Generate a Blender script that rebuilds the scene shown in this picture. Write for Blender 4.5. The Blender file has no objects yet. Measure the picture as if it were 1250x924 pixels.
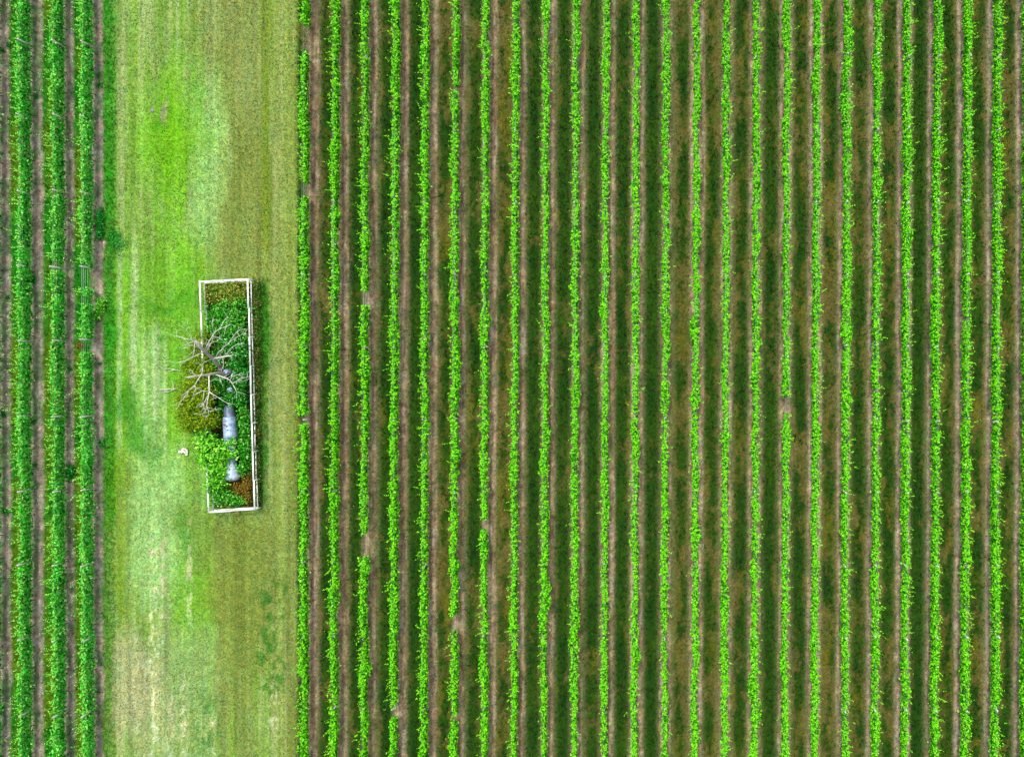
import bpy, math
import numpy as np

rng = np.random.default_rng(7)
C = bpy.context.scene.collection
R = math.radians
H = 64.0                 # camera height, metres
S = 14.5                 # photograph pixels (1250 wide) per metre on the ground
NX, NY = 800.0, 462.0    # plumb point of the camera in the photograph
FP = H * S
CX = (NX - 625) / S

def wx(px, z=0.0): return CX + (px - NX) * (H - z) / FP
def wy(py, z=0.0): return (NY - py) * (H - z) / FP
def P(px, py, z=0.0): return (wx(px, z), wy(py, z), z)

def lin(r, g, b, k=1.0):
    o = []
    for c in (r, g, b):
        c /= 255.0
        o.append((c / 12.92 if c <= 0.04045 else ((c + 0.055) / 1.055) ** 2.4) * k)
    return np.array(o)

# ------------------------------------------------------------------ noise
_tab = np.random.default_rng(99).random((8, 256, 256))
def vn(x, y, s=0):
    x = np.asarray(x, float); y = np.asarray(y, float)
    xi = np.floor(x).astype(int); yi = np.floor(y).astype(int)
    fx = x - xi; fy = y - yi
    fx = fx * fx * (3 - 2 * fx); fy = fy * fy * (3 - 2 * fy)
    t = _tab[s % 8]; o = 37 * (s // 8)
    a = t[(yi + o) & 255, xi & 255]; b = t[(yi + o) & 255, (xi + 1) & 255]
    c = t[(yi + 1 + o) & 255, xi & 255]; d = t[(yi + 1 + o) & 255, (xi + 1) & 255]
    return (a * (1 - fx) + b * fx) * (1 - fy) + (c * (1 - fx) + d * fx) * fy
def fbm(x, y, s=0, n=4):
    v = 0; a = .5; t = 0
    for i in range(n):
        v = v + a * vn(x * 2 ** i + 17.3 * i, y * 2 ** i + 9.1 * i, s + i); t += a; a *= .55
    return v / t
def ss(a, b, x):
    t = np.clip((x - a) / (b - a), 0, 1); return t * t * (3 - 2 * t)

# ------------------------------------------------------------------ mesh helpers
def mesh_from(name, V, F, col=None, mat=None, smooth=False):
    """V (n,3); F (m,k) of one polygon size, or a list of such arrays"""
    V = np.asarray(V, np.float32)
    Fs = F if isinstance(F, list) else [F]
    Fs = [np.asarray(f, np.int32) for f in Fs if len(f)]
    m = bpy.data.meshes.new(name)
    m.vertices.add(len(V)); m.vertices.foreach_set('co', V.ravel())
    loops = np.concatenate([f.ravel() for f in Fs])
    sizes = np.concatenate([np.full(len(f), f.shape[1], np.int32) for f in Fs])
    starts = np.concatenate([[0], np.cumsum(sizes)[:-1]]).astype(np.int32)
    m.loops.add(len(loops)); m.loops.foreach_set('vertex_index', loops)
    m.polygons.add(len(sizes)); m.polygons.foreach_set('loop_start', starts)
    m.polygons.foreach_set('loop_total', sizes)
    if smooth: m.polygons.foreach_set('use_smooth', np.ones(len(sizes), bool))
    m.update(calc_edges=True)
    if col is not None:
        at = m.attributes.new('Col', 'FLOAT_COLOR', 'POINT')
        c4 = np.ones((len(V), 4), np.float32); c4[:, :3] = col
        at.data.foreach_set('color', c4.ravel())
    if mat: m.materials.append(mat)
    return m
def link(name, me, parent=None, loc=(0, 0, 0)):
    o = bpy.data.objects.new(name, me); C.objects.link(o)
    o.location = loc
    if parent: o.parent = parent
    return o
def tag(o, label=None, cat=None, group=None, kind=None):
    if label: o['label'] = label
    if cat: o['category'] = cat
    if group: o['group'] = group
    if kind: o['kind'] = kind
    return o
def empty(name, loc, label, cat, group=None):
    o = link(name, None, None, loc); o.empty_display_size = .3
    return tag(o, label, cat, group)

class Geo:
    def __init__(s): s.V = []; s.Q = []; s.T = []; s.n = 0
    def add(s, V, quads=(), tris=()):
        V = np.asarray(V, float).reshape(-1, 3)
        for q in quads: s.Q.append([i + s.n for i in q])
        for t in tris: s.T.append([i + s.n for i in t])
        s.V.append(V); s.n += len(V)
    def tube(s, pts, rad, n=8, wob=0.0):
        pts = np.asarray(pts, float); rad = np.asarray(rad, float)
        rings = []
        for i, p in enumerate(pts):
            d = pts[min(i + 1, len(pts) - 1)] - pts[max(i - 1, 0)]
            d = d / (np.linalg.norm(d) + 1e-9)
            a = np.cross(d, [0, 0, 1.0]) if abs(d[2]) < .9 else np.cross(d, [1.0, 0, 0])
            a /= np.linalg.norm(a); b = np.cross(d, a)
            th = np.arange(n) * 2 * math.pi / n
            r = rad[i] * (1 + wob * (rng.random(n) - .5))
            rings.append(p + np.outer(np.cos(th) * r, a) + np.outer(np.sin(th) * r, b))
        V = np.concatenate(rings); q = []
        for i in range(len(pts) - 1):
            for j in range(n):
                q.append((i * n + j, i * n + (j + 1) % n, (i + 1) * n + (j + 1) % n, (i + 1) * n + j))
        V = np.concatenate([V, pts[:1], pts[-1:]]); a = len(pts) * n; t = []
        L = (len(pts) - 1) * n
        for j in range(n):
            t.append((a, (j + 1) % n, j)); t.append((a + 1, L + j, L + (j + 1) % n))
        s.add(V, q, t)
    def bar(s, A, B, w, h, bev=.012):
        """bevelled rectangular bar from A to B (w across, h tall)"""
        A = np.asarray(A, float); B = np.asarray(B, float)
        d = (B - A); d /= np.linalg.norm(d)
        up = np.array([0, 0, 1.0]) if abs(d[2]) < .9 else np.array([0, 1.0, 0])
        a = np.cross(d, up); a /= np.linalg.norm(a); u = np.cross(a, d)
        W = w / 2; Hh = h / 2; e = bev
        prof = [(-W + e, -Hh), (W - e, -Hh), (W, -Hh + e), (W, Hh - e), (W - e, Hh), (-W + e, Hh), (-W, Hh - e), (-W, -Hh + e)]
        V = [c + a * x + u * y for c in (A, B) for x, y in prof]
        q = [(i, (i + 1) % 8, 8 + (i + 1) % 8, 8 + i) for i in range(8)]
        # caps as quads
        q += [(7, 6, 3, 2), (6, 5, 4, 3), (7, 2, 1, 0), (10, 11, 14, 15), (11, 12, 13, 14), (8, 9, 10, 15)]
        s.add(V, q)
    def build(s, name, mat, parent=None, smooth=False, col=None, loc=(0, 0, 0)):
        F = []
        if s.Q: F.append(np.array(s.Q))
        if s.T: F.append(np.array(s.T))
        return link(name, mesh_from(name, np.concatenate(s.V), F, col, mat, smooth), parent, loc)

# ------------------------------------------------------------------ materials
def newmat(name):
    m = bpy.data.materials.new(name); m.use_nodes = True
    nt = m.node_tree; nt.nodes.clear()
    out = nt.nodes.new('ShaderNodeOutputMaterial')
    return m, nt, out
def noise_node(nt, scale, detail=4, rough=.6, vec=None):
    n = nt.nodes.new('ShaderNodeTexNoise'); n.inputs['Scale'].default_value = scale
    n.inputs['Detail'].default_value = detail; n.inputs['Roughness'].default_value = rough
    if vec: nt.links.new(vec, n.inputs['Vector'])
    return n
def maprange(nt, sock, a, b, c, d):
    n = nt.nodes.new('ShaderNodeMapRange'); nt.links.new(sock, n.inputs['Value'])
    for k, v in zip(('From Min', 'From Max', 'To Min', 'To Max'), (a, b, c, d)): n.inputs[k].default_value = v
    return n.outputs['Result']
def vmul(nt, col, val):
    n = nt.nodes.new('ShaderNodeVectorMath'); n.operation = 'SCALE'
    nt.links.new(col, n.inputs[0]); nt.links.new(val, n.inputs['Scale'])
    return n.outputs['Vector']

def leaf_material(name, trans=.3, rough=.5):
    m, nt, out = newmat(name)
    at = nt.nodes.new('ShaderNodeAttribute'); at.attribute_name = 'Col'
    p = nt.nodes.new('ShaderNodeBsdfPrincipled'); p.inputs['Roughness'].default_value = rough
    p.inputs['Specular IOR Level'].default_value = .08
    t = nt.nodes.new('ShaderNodeBsdfTranslucent')
    mix = nt.nodes.new('ShaderNodeMixShader'); mix.inputs[0].default_value = trans
    nt.links.new(at.outputs['Color'], p.inputs['Base Color']); nt.links.new(at.outputs['Color'], t.inputs['Color'])
    nt.links.new(p.outputs[0], mix.inputs[1]); nt.links.new(t.outputs[0], mix.inputs[2])
    nt.links.new(mix.outputs[0], out.inputs['Surface'])
    return m
M_LEAF = leaf_material('leaf', .3)
M_GRASS = leaf_material('grass_blade', .2, .7)

def ground_material():
    m, nt, out = newmat('field_ground')
    at = nt.nodes.new('ShaderNodeAttribute'); at.attribute_name = 'Col'
    tc = nt.nodes.new('ShaderNodeTexCoord')
    n1 = noise_node(nt, 6.0, 5, .8, tc.outputs['Object'])
    n2 = noise_node(nt, 2.0, 3, .6, tc.outputs['Object'])
    f = maprange(nt, n1.outputs['Fac'], .36, .64, .6, 1.4)
    g = maprange(nt, n2.outputs['Fac'], .3, .7, .85, 1.15)
    c = vmul(nt, vmul(nt, at.outputs['Color'], f), g)
    p = nt.nodes.new('ShaderNodeBsdfPrincipled'); p.inputs['Roughness'].default_value = .95
    p.inputs['Specular IOR Level'].default_value = .1
    nt.links.new(c, p.inputs['Base Color'])
    b = nt.nodes.new('ShaderNodeBump'); b.inputs['Strength'].default_value = .8; b.inputs['Distance'].default_value = .06
    nt.links.new(n1.outputs['Fac'], b.inputs['Height']); nt.links.new(b.outputs[0], p.inputs['Normal'])
    nt.links.new(p.outputs[0], out.inputs['Surface'])
    return m
M_GROUND = ground_material()

def solid(name, c1, c2, scale=4.0, rough=.7, metal=0.0, bump=.3, stretch=None, lo=.35, hi=.65, spec=.3):
    m, nt, out = newmat(name)
    tc = nt.nodes.new('ShaderNodeTexCoord'); vec = tc.outputs['Object']
    if stretch:
        mp = nt.nodes.new('ShaderNodeMapping'); mp.inputs['Scale'].default_value = stretch
        nt.links.new(vec, mp.inputs['Vector']); vec = mp.outputs['Vector']
    n = noise_node(nt, scale, 6, .65, vec)
    r = nt.nodes.new('ShaderNodeValToRGB')
    r.color_ramp.elements[0].position = lo; r.color_ramp.elements[1].position = hi
    r.color_ramp.elements[0].color = (*c1, 1); r.color_ramp.elements[1].color = (*c2, 1)
    nt.links.new(n.outputs['Fac'], r.inputs['Fac'])
    p = nt.nodes.new('ShaderNodeBsdfPrincipled')
    p.inputs['Roughness'].default_value = rough; p.inputs['Metallic'].default_value = metal
    p.inputs['Specular IOR Level'].default_value = spec
    nt.links.new(r.outputs['Color'], p.inputs['Base Color'])
    b = nt.nodes.new('ShaderNodeBump'); b.inputs['Strength'].default_value = bump; b.inputs['Distance'].default_value = .02
    nt.links.new(n.outputs['Fac'], b.inputs['Height']); nt.links.new(b.outputs[0], p.inputs['Normal'])
    nt.links.new(p.outputs[0], out.inputs['Surface'])
    return m
M_WHITE = solid('weathered_white_paint', (.44, .46, .42), (.66, .68, .64), 1.5, .6)
M_POST = solid('grey_timber', (.30, .30, .28), (.50, .50, .46), 5, .85, stretch=(6, 6, 1))
M_WIRE = solid('galvanised_wire', (.35, .36, .37), (.55, .56, .57), 3, .4, .7)
M_BARK = solid('dead_bark', (.22, .19, .17), (.44, .40, .36), 5, .9, stretch=(3, 3, 1), bump=.8)
M_BRANCH = solid('bleached_branch', (.36, .35, .30), (.62, .61, .54), 4, .85)
M_VINEWOOD = solid('vine_wood', (.07, .05, .035), (.16, .12, .09), 9, .95, bump=.8)
M_STONE = solid('bleached_stone', (.42, .40, .33), (.66, .65, .58), 5, .8)
M_FAR = solid('far_grass', (.045, .085, .012), (.09, .12, .03), .6, .95)

# ------------------------------------------------------------------ vine row layout
class Row: pass
rows = []
for k in range(25):
    r = Row(); r.k = k; r.side = 'right'; r.px = 371.3 + 36.74 * k; r.slope = (1.8 + 2.2 * k / 23) / 884
    rows.append(r)
for px in (-11.0, 28.0, 69.3, 104.5):
    r = Row(); r.k = None; r.side = 'left'; r.px = px; r.slope = -.0018
    rows.append(r)
ZC = 1.2
for r in rows: r.x0 = wx(r.px, ZC)
rows.sort(key=lambda r: r.x0)
ROWX = np.array([r.x0 for r in rows]); ROWS = np.array([r.slope for r in rows])
GAPS = {0: [(30, 66), (222, 240), (506, 518)], 2: [(355, 374), (651, 681)], 3: [(861, 877)],
        5: [(104, 113), (751, 772), (872, 882)], 6: [(633, 647)], 11: [(503, 508)], 16: [(484, 506)], 19: [(474, 480)],
        21: [(95, 99)], 8: [(60, 63)]}
LGAPS = {3: [(326, 352), (361, 372), (413, 431)], 2: [(317, 332)]}   # by index from the left edge
for i, r in enumerate(rows):
    g = GAPS.get(r.k, []) if r.side == 'right' else LGAPS.get(i, [])
    r.gaps = [(wy(b, ZC), wy(a, ZC)) for a, b in g]

SOIL_OFF = .13
ALLEY = np.array([.55, .7, .8, .95, .35, .6, .25, .75, .85, .8, .7, .9, .35, .45, .5, .75, .5, .35, .5, .5, .9, .5, .4, .45, .4])

# ------------------------------------------------------------------ ground colour (soil, grasses, bare patches, painted shrub shade beside the fence)
K = 0.62
def cc(r, g, b): return lin(r, g, b, K)
def mix(a, b, t):
    t = np.asarray(t)[..., None]; return a * (1 - t) + b * t
def nearest_row(X, Y):
    d = X[..., None] - SOIL_OFF - (ROWX + ROWS * Y[..., None])
    i = np.argmin(np.abs(d), -1)
    return i, np.take_along_axis(d, i[..., None], -1)[..., 0]
LAWN0, LAWN1 = 126.5, 362.0
def soil_mask(X, Y):
    i, d = nearest_row(X, Y)
    w = .49 + .07 * (vn(i * 7.3, Y * .2, 1) - .5) * 2 + .05 * (vn(i * 3.1, Y * 1.7, 2) - .5) * 2 + .05 * np.sin(i * 2.7)
    w = np.where(d > 0, w + .08 * np.sin(i * 1.9), w)
    e = .10 + .10 * vn(i * 5.1, Y * .2, 4)
    return 1 - ss(-e, e, np.abs(d) - w + .10 * (fbm(X * 3, Y * 2, 3, 3) - .5) * 2), i, d

def ground_color(X, Y):
    px = 625 + S * X; py = 462 - S * Y
    shp = X.shape
    jx = px + 17 * (fbm(X * .5, Y * .25, 5, 4) - .5) * 2
    jy = py + 26 * (fbm(X * .4, Y * .3, 11, 4) - .5) * 2
    fine = fbm(X * 4.2, Y * 4.2, 6, 3)
    streak = fbm(X * 3.2, Y * .12, 7, 3)
    # ---- alleys
    sm, i, d = soil_mask(X, Y)
    right = np.array([r.side == 'right' for r in rows])[i]
    kk = np.array([r.k if r.k is not None else -1 for r in rows])[i]
    al = np.clip(np.where(d > 0, kk, kk - 1), -1, 24)
    bias = np.where(al >= 0, ALLEY[np.clip(al, 0, 24)], .5)
    u = np.where(d > 0, d - 1.28, d + 1.28)            # across the alley, 0 in its middle
    brown = mix(mix(cc(86, 86, 30), cc(112, 104, 56), fbm(X * 1.3, Y * .5, 12, 3)), cc(96, 98, 26), ss(.45, .75, fbm(X * .9, Y * .3, 19, 3)))
    dark = mix(cc(15, 58, 5), cc(50, 84, 10), fbm(X * 1.1, Y * .4, 21, 3))
    gm = ss(.28, .66, .52 + 1.35 * (fbm(X * 1.1 + 31, Y * .34, 14, 4) - .5) + (bias - .5) * .75 - .33 * np.abs(u + .08 * np.sin(al * 2.1)) + .18 + .9 * (fine - .5) + .5 * (fbm(X * 2.2, Y * 1.3, 61, 3) - .5))
    grass = mix(brown, dark, gm)
    fringe = mix(cc(122, 116, 84), cc(100, 120, 62), fbm(X * 1.5, Y * .4, 9, 3))
    ad = np.abs(d)
    grass = mix(grass, fringe, .75 * (1 - ss(.50, .98, ad + .25 * (fine - .5))) * (.5 + .5 * vn(al * 3.3 + (d > 0), Y * .15, 2)))
    lush = mix(cc(30, 120, 18), cc(80, 118, 10), ss(.35, .65, fbm(X * .7, Y * .22, 25, 3)))
    grass = np.where(right[..., None], grass, lush)
    soil = mix(cc(130, 108, 82), cc(164, 144, 116), ss(.3, .75, fbm(X * 5, Y * .22, 15, 4)))
    soil = mix(soil, cc(56, 104, 44), np.where(right, .25, .75) * ss(.52, .66, fbm(X * 1.8, Y * .8, 81, 4)))
    soil = mix(soil, cc(104, 86, 72), .8 * np.maximum(ss(.56, .72, fbm(X * 7, Y * .4, 17, 3)), .8 * np.exp(-((d - .10) / .05) ** 2) * ss(.35, .6, vn(i * 3.7, Y * .12, 5))))
    soil = mix(soil, cc(182, 166, 150), .5 * ss(.6, .75, fbm(X * 5, Y * .3, 27, 3)))
    soil = mix(soil, cc(150, 142, 132), np.where(right, 0.25 * ss(850, 1200, px), .6))
    soil = mix(soil, cc(48, 100, 40), np.where(right, .12, .6) * ss(.47, .62, fbm(X * 1.9 + 9, Y * .9, 85, 4)))
    soil = soil * (.74 + .86 * fbm(X * 3.3, Y * 3.3, 91, 2))[..., None]
    vine = mix(grass, soil, sm)
    # ---- mown strip
    pale = mix(cc(146, 172, 100), cc(116, 158, 58), ss(.3, .7, streak))
    g = pale
    def blob(c, cx, cy, rx, ry, a=1.0, soft=.5):
        nonlocal g
        q = np.sqrt(((jx - cx) / rx) ** 2 + ((jy - cy) / ry) ** 2) + 1.1 * (fbm(X * 1.6, Y * .7, 71, 4) - .5) + .5 * (streak - .5)
        g = mix(g, c, a * (1 - ss(1 - soft, 1 + soft, q)))
    def band(c, x0, x1, y0, y1, a=1.0, sx=5, sy=30):
        nonlocal g
        jw = .9 if sx >= 8 else .15; xx = jx * jw + px * (1 - jw) + (14 if sx >= 8 else 2) * (fbm(X * 1.7, Y * .5, 83, 3) - .5)
        w = ss(x0 - sx, x0 + sx, xx) * (1 - ss(x1 - sx, x1 + sx, xx)) * ss(y0 - sy, y0 + sy, jy) * (1 - ss(y1 - sy, y1 + sy, jy))
        g = mix(g, c, a * w * (.65 + .7 * (fine - .3)).clip(0, 1))
    tan = cc(134, 144, 76); olive = cc(116, 134, 54); bright = cc(110, 180, 16); mint = cc(148, 196, 112); green = cc(72, 150, 26)
    white = cc(190, 198, 150); beige = cc(172, 162, 124)
    band(tan, 265, 326, -60, 345, .75, 14, 40)
    band(olive, 278, 330, 150, 380, .8, 12, 50)
    band(cc(140, 150, 78), 332, 362, -60, 1000, .7, 6)
    band(cc(100, 124, 24), 318, 331, -60, 290, .9, 4)
    band(tan, 240, 300, -60, 90, .6, 16)
    band(mint, 232, 275, 110, 290, .7, 14)
    blob(bright, 205, 155, 36, 68, .85, .7)
    band(bright, 192, 226, 120, 300, .85, 8)
    band(bright, 196, 248, 290, 580, .8, 10)
    band(green, 205, 240, 330, 470, .55, 10)
    band(cc(100, 164, 30), 140, 205, 300, 590, .9, 9); band(mint, 160, 198, 400, 560, .4, 9)
    band(bright, 140, 156, 300, 600, .7, 6)
    for sx_, w_, y0_, y1_ in ((146, 3, 300, 560), (164, 4, 300, 480), (178, 3, 420, 580), (190, 5, 400, 540), (201, 2.5, 430, 560)):
        band(cc(178, 206, 146), sx_ - w_, sx_ + w_, y0_, y1_, .7, 2.5)
    band(mint, 158, 226, 555, 730, .95, 14)
    band(cc(110, 168, 50), 222, 262, 560, 760, .8, 14)
    band(bright, 225, 275, 700, 790, .75, 18)
    blob(olive, 296, 720, 40, 110, .85, .6)
    band(olive, 262, 320, 640, 960, .7, 16)
    band(cc(112, 150, 30), 135, 165, 560, 780, .8, 8)
    band(cc(138, 170, 98), 150, 262, 770, 960, .85, 18)
    blob(beige, 160, 830, 26, 50, .45, .6)
    blob(beige, 180, 880, 40, 60, .25, .6)
    spk = ss(.50, .66, fbm(X * 6, Y * 2.2, 33, 3))
    for sx_, w_, y0_, y1_ in ((166, 4, 780, 900), (187, 6, 640, 940), (199, 4, 640, 780), (176, 3, 800, 940), (231, 3, 640, 760), (208, 4, 850, 940), (260, 3, 860, 940), (224, 4, 820, 960), (334, 6, 830, 910)):
        w = ss(sx_ - w_ - 3, sx_ - w_ + 3, px) * (1 - ss(sx_ + w_ - 3, sx_ + w_ + 3, px)) * ss(y0_ - 20, y0_ + 20, jy) * (1 - ss(y1_ - 20, y1_ + 20, jy))
        g = mix(g, white, w * spk * .9)
    spot = ss(.46, .58, fbm(X * 2.4, Y * 1.5, 73, 4))
    g = mix(g, cc(52, 120, 34), .8 * spot * ss(306, 322, jx) * (1 - ss(346, 356, jx)) * ss(690, 730, jy) * (1 - ss(825, 870, jy)))
    g = mix(g, cc(64, 132, 50), .6 * spot * ss(232, 244, jx) * (1 - ss(262, 274, jx)) * ss(840, 865, jy))
    band(olive, 350, 366, -60, 1000, .6, 3)
    g = g * (1 + .5 * (fbm(X * 5.0, Y * .10, 75, 3) - .5) + .35 * (fbm(X * 1.9, Y * .05, 77, 2) - .5))[..., None]   # mower and wheel lines
    # greener patches in the mown grass
    blob(cc(36, 132, 14), 158, 492, 13, 22, .65, .6); blob(cc(44, 142, 14), 173, 535, 17, 24, .65, .6); blob(cc(52, 140, 14), 133, 400, 10, 30, .6, .5)
    blob(cc(52, 142, 18), 205, 372, 42, 8, .45, .6); blob(cc(44, 128, 20), 189, 418, 5, 5, .7, .5); blob(cc(60, 140, 30), 225, 650, 10, 30, .6, .5)
    blob(cc(150, 150, 112), 203, 136, 5.5, 15, .75, .4); blob(cc(196, 182, 140), 204, 127, 3.5, 3, .9, .4); blob(cc(60, 150, 20), 193, 146, 6, 5, .8, .4)
    band(cc(26, 152, 8), 122, 140, -60, 640, .95, 6, 20)
    band(cc(74, 144, 18), 124, 139, 560, 1000, .85, 4, 40)
    g = mix(g, cc(52, 130, 24), .9 * ss(309, 314, px) * (1 - ss(322, 333, jx)) * ss(336, 352, py) * (1 - ss(600, 632, py)))   # soft shrub shade painted as darker green on the taller grass by the fence
    band(olive, 205, 330, 615, 660, .35, 15, 10)
    # ---- litter inside the fence
    lit = mix(cc(34, 56, 18), cc(96, 84, 34), ss(.45, .75, fbm(X * 1.5, Y * 1.5, 41, 3)))
    lit = mix(lit, cc(150, 110, 40), .8 * ss(.4, .9, 1 - np.hypot((px - 290) / 26, (py - 598) / 26)))
    fx = px + (py - 343) * -.033
    inside = ss(248, 252, fx) * (1 - ss(308, 313, fx)) * ss(344, 348, py) * (1 - ss(618, 622, py))
    g = mix(g, lit, inside)
    lm = ss(LAWN0 - 2, LAWN0 + 2, px + 3 * (fine - .5)) * (1 - ss(LAWN1 - 2, LAWN1 + 4, px + 4 * (fine - .5)))
    lm = lm * (1 - sm * ss(362, 368, px + 0)) 
    lm = np.where((px < 200) | (px > 340), lm * (1 - sm), lm)
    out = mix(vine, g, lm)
    out = out * (.55 + .9 * fine + lm * (.2 - .4 * fine))[..., None]
    # warm / cool drift so that no two blades share a tone
    hue = fbm(X * 2.3 + 50, Y * 2.3, 45, 3) - .5
    out = out * np.stack([1 + .35 * hue, np.ones(shp), 1 - .25 * hue], -1)
    return np.clip(out, .002, 1), sm, lm

# ------------------------------------------------------------------ ground sheets
def sheet(name, x0, x1, y0, y1, step, bump_soil=True):
    nx = int((x1 - x0) / step) + 1; ny = int((y1 - y0) / step) + 1
    xs = np.linspace(x0, x1, nx); ys = np.linspace(y0, y1, ny)
    X, Y = np.meshgrid(xs, ys)
    col, sm, lm = ground_color(X, Y)
    _, _, d = soil_mask(X, Y)
    Z = .05 * (fbm(X * 1.2, Y * .5, 50, 4) - .5) + sm * (.06 * (1 - (d / .6) ** 2) + .05 * (fbm(X * 4, Y * 2.2, 52, 3) - .5))
    edge = np.minimum.reduce([ss(0, .3, X - x0), ss(0, .3, x1 - X)])
    Z = Z * edge
    V = np.stack([X, Y, Z], -1).reshape(-1, 3)
    idx = np.arange(nx * ny).reshape(ny, nx)
    F = np.stack([idx[:-1, :-1], idx[:-1, 1:], idx[1:, 1:], idx[1:, :-1]], -1).reshape(-1, 4)
    o = link(name, mesh_from(name, V, F, col.reshape(-1, 3), M_GROUND, True))
    return tag(o, kind='structure')
XL, XR, YB = -50.0, 50.0, 37.0
XA, XB = wx(LAWN0), wx(LAWN1)
sheet('vineyard_ground', XL, XA, -YB, YB, .14)
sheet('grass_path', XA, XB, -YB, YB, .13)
sheet('vineyard_ground', XB, XR, -YB, YB, .14)
G = Geo(); e = 400.0
G.add([(-e, -e, -.12), (e, -e, -.12), (e, e, -.12), (-e, e, -.12)], [(0, 1, 2, 3)])
tag(G.build('ground', M_FAR), kind='structure')

# ------------------------------------------------------------------ grass blades and clods
def blades(X, Y, hgt, wid, col, per=3, var=.55):
    n = len(X); col = col * (1 - var + 2 * var * rng.random((n, 1)))
    X = np.repeat(X, per); Y = np.repeat(Y, per); hgt = np.repeat(hgt, per); wid = np.repeat(wid, per); col = np.repeat(col, per, 0)
    m = len(X); a = rng.random(m) * 2 * math.pi; l = rng.random(m) * .9 + .25
    bx = X + rng.normal(0, .03, m); by = Y + rng.normal(0, .03, m)
    ca, sa = np.cos(a), np.sin(a)
    V = np.empty((m, 3, 3))
    V[:, 0] = np.stack([bx - sa * wid, by + ca * wid, np.full(m, -.03)], -1)
    V[:, 1] = np.stack([bx + sa * wid, by - ca * wid, np.full(m, -.03)], -1)
    h = hgt * (.6 + .8 * rng.random(m))
    V[:, 2] = np.stack([bx + ca * h * l, by + sa * h * l, h], -1)
    c = col * (.8 + .4 * rng.random((m, 1)))
    return V.reshape(-1, 3), np.arange(m * 3).reshape(-1, 3), np.repeat(c, 3, 0)
def grass(name, x0, x1, n, want_lawn, label):
    X = rng.uniform(x0, x1, n); Y = rng.uniform(-YB + .5, YB - .5, n)
    col, sm, lm = ground_color(X, Y)
    px = 625 + S * X; py = 462 - S * Y
    keep = (rng.random(n) > sm * 1.15)
    if want_lawn: keep &= ~((px > 247) & (px < 314) & (py > 343) & (py < 624))
    X, Y, col, px, py = X[keep], Y[keep], col[keep], px[keep], py[keep]
    lum = col[:, 1] / (col.sum(1) + 1e-6)
    if want_lawn:
        h = .05 + .03 * rng.random(len(X))
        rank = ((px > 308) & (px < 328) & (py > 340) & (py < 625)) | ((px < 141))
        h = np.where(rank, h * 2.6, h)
    else:
        h = .08 + .12 * rng.random(len(X)) * (lum > .5) + .04 * rng.random(len(X))
    V, F, c = blades(X, Y, h, .015 + .02 * rng.random(len(X)), col * 1.05, 3, .2 if want_lawn else .65)
    o = link(name, mesh_from(name, V, F, c, M_GRASS)); tag(o, label, 'grass', kind='stuff')
grass('alley_grass', XB, XR - 1, 120000, False, 'dark green and dry brown grass growing between the vine rows on the right')
grass('alley_grass', XL + 1, XA, 26000, False, 'lush green grass growing between the vine rows on the left')
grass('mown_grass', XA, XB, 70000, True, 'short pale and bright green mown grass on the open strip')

n = 90000
X = rng.uniform(XL + 1, XR - 1, n); Y = rng.uniform(-YB, YB, n)
sm, _, _ = soil_mask(X, Y)
px = 625 + S * X
kp = (sm > .6) & ((px < 126) | (px > 366)); X, Y = X[kp], Y[kp]; m = len(X)
sz = .012 + .06 * rng.random(m) ** 3
base = np.array([(1, 0, 0), (-.5, .87, 0), (-.5, -.87, 0), (0, 0, .9)])
a = rng.random(m) * 6.28
bv = np.stack([np.stack([base[j, 0] * np.cos(a) - base[j, 1] * np.sin(a), base[j, 0] * np.sin(a) + base[j, 1] * np.cos(a), np.full(m, base[j, 2])], -1) for j in range(4)], 1)
bv = bv * sz[:, None, None] * (.7 + .6 * rng.random((m, 4, 1))) + np.stack([X, Y, np.full(m, .035)], -1)[:, None]
f0 = (np.arange(m) * 4)[:, None]
F = np.concatenate([f0 + np.array(t) for t in ((0, 1, 3), (1, 2, 3), (2, 0, 3))])
cl = np.where(rng.random((m, 1)) < .5, cc(190, 175, 158), cc(90, 72, 58)) * (.7 + .6 * rng.random((m, 1)))
tag(link('soil_clods', mesh_from('soil_clods', bv.reshape(-1, 3), F, np.repeat(cl, 4, 0), M_GRASS)),
    'small pale and dark clods and stones on the bare soil under the vines', 'soil clods', kind='stuff')

# ------------------------------------------------------------------ leaves
def leaf_quads(pos, nrm, size, col, aspect=.72, fold=.25):
    n = len(pos)
    nrm = nrm / (np.linalg.norm(nrm, axis=1, keepdims=True) + 1e-9)
    t = rng.normal(size=(n, 3)); t -= nrm * (t * nrm).sum(1, keepdims=True); t /= np.linalg.norm(t, axis=1, keepdims=True) + 1e-9
    b = np.cross(nrm, t); s = size[:, None]
    V = np.empty((n, 4, 3))
    V[:, 0] = pos - t * s * .5; V[:, 2] = pos + t * s * .55
    V[:, 1] = pos + b * s * .5 * aspect + t * s * .05 + nrm * s * fold * rng.random((n, 1))
    V[:, 3] = pos - b * s * .5 * aspect + t * s * .05 + nrm * s * fold * rng.random((n, 1))
    f = (np.arange(n) * 4)[:, None]
    T = np.concatenate([f + np.array([0, 1, 2]), f + np.array([0, 2, 3])])
    return V.reshape(-1, 3), T, np.repeat(col, 4, 0)

def leaf_colors(n, pal, wts, var=.25):
    pal = np.array(pal); i = rng.choice(len(pal), n, p=np.array(wts) / sum(wts))
    c = pal[i] * (1 - var + 2 * var * rng.random((n, 1)))
    return c * (1 + .12 * rng.normal(size=(n, 3)).clip(-2, 2) * np.array([1, .3, 1]))

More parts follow.
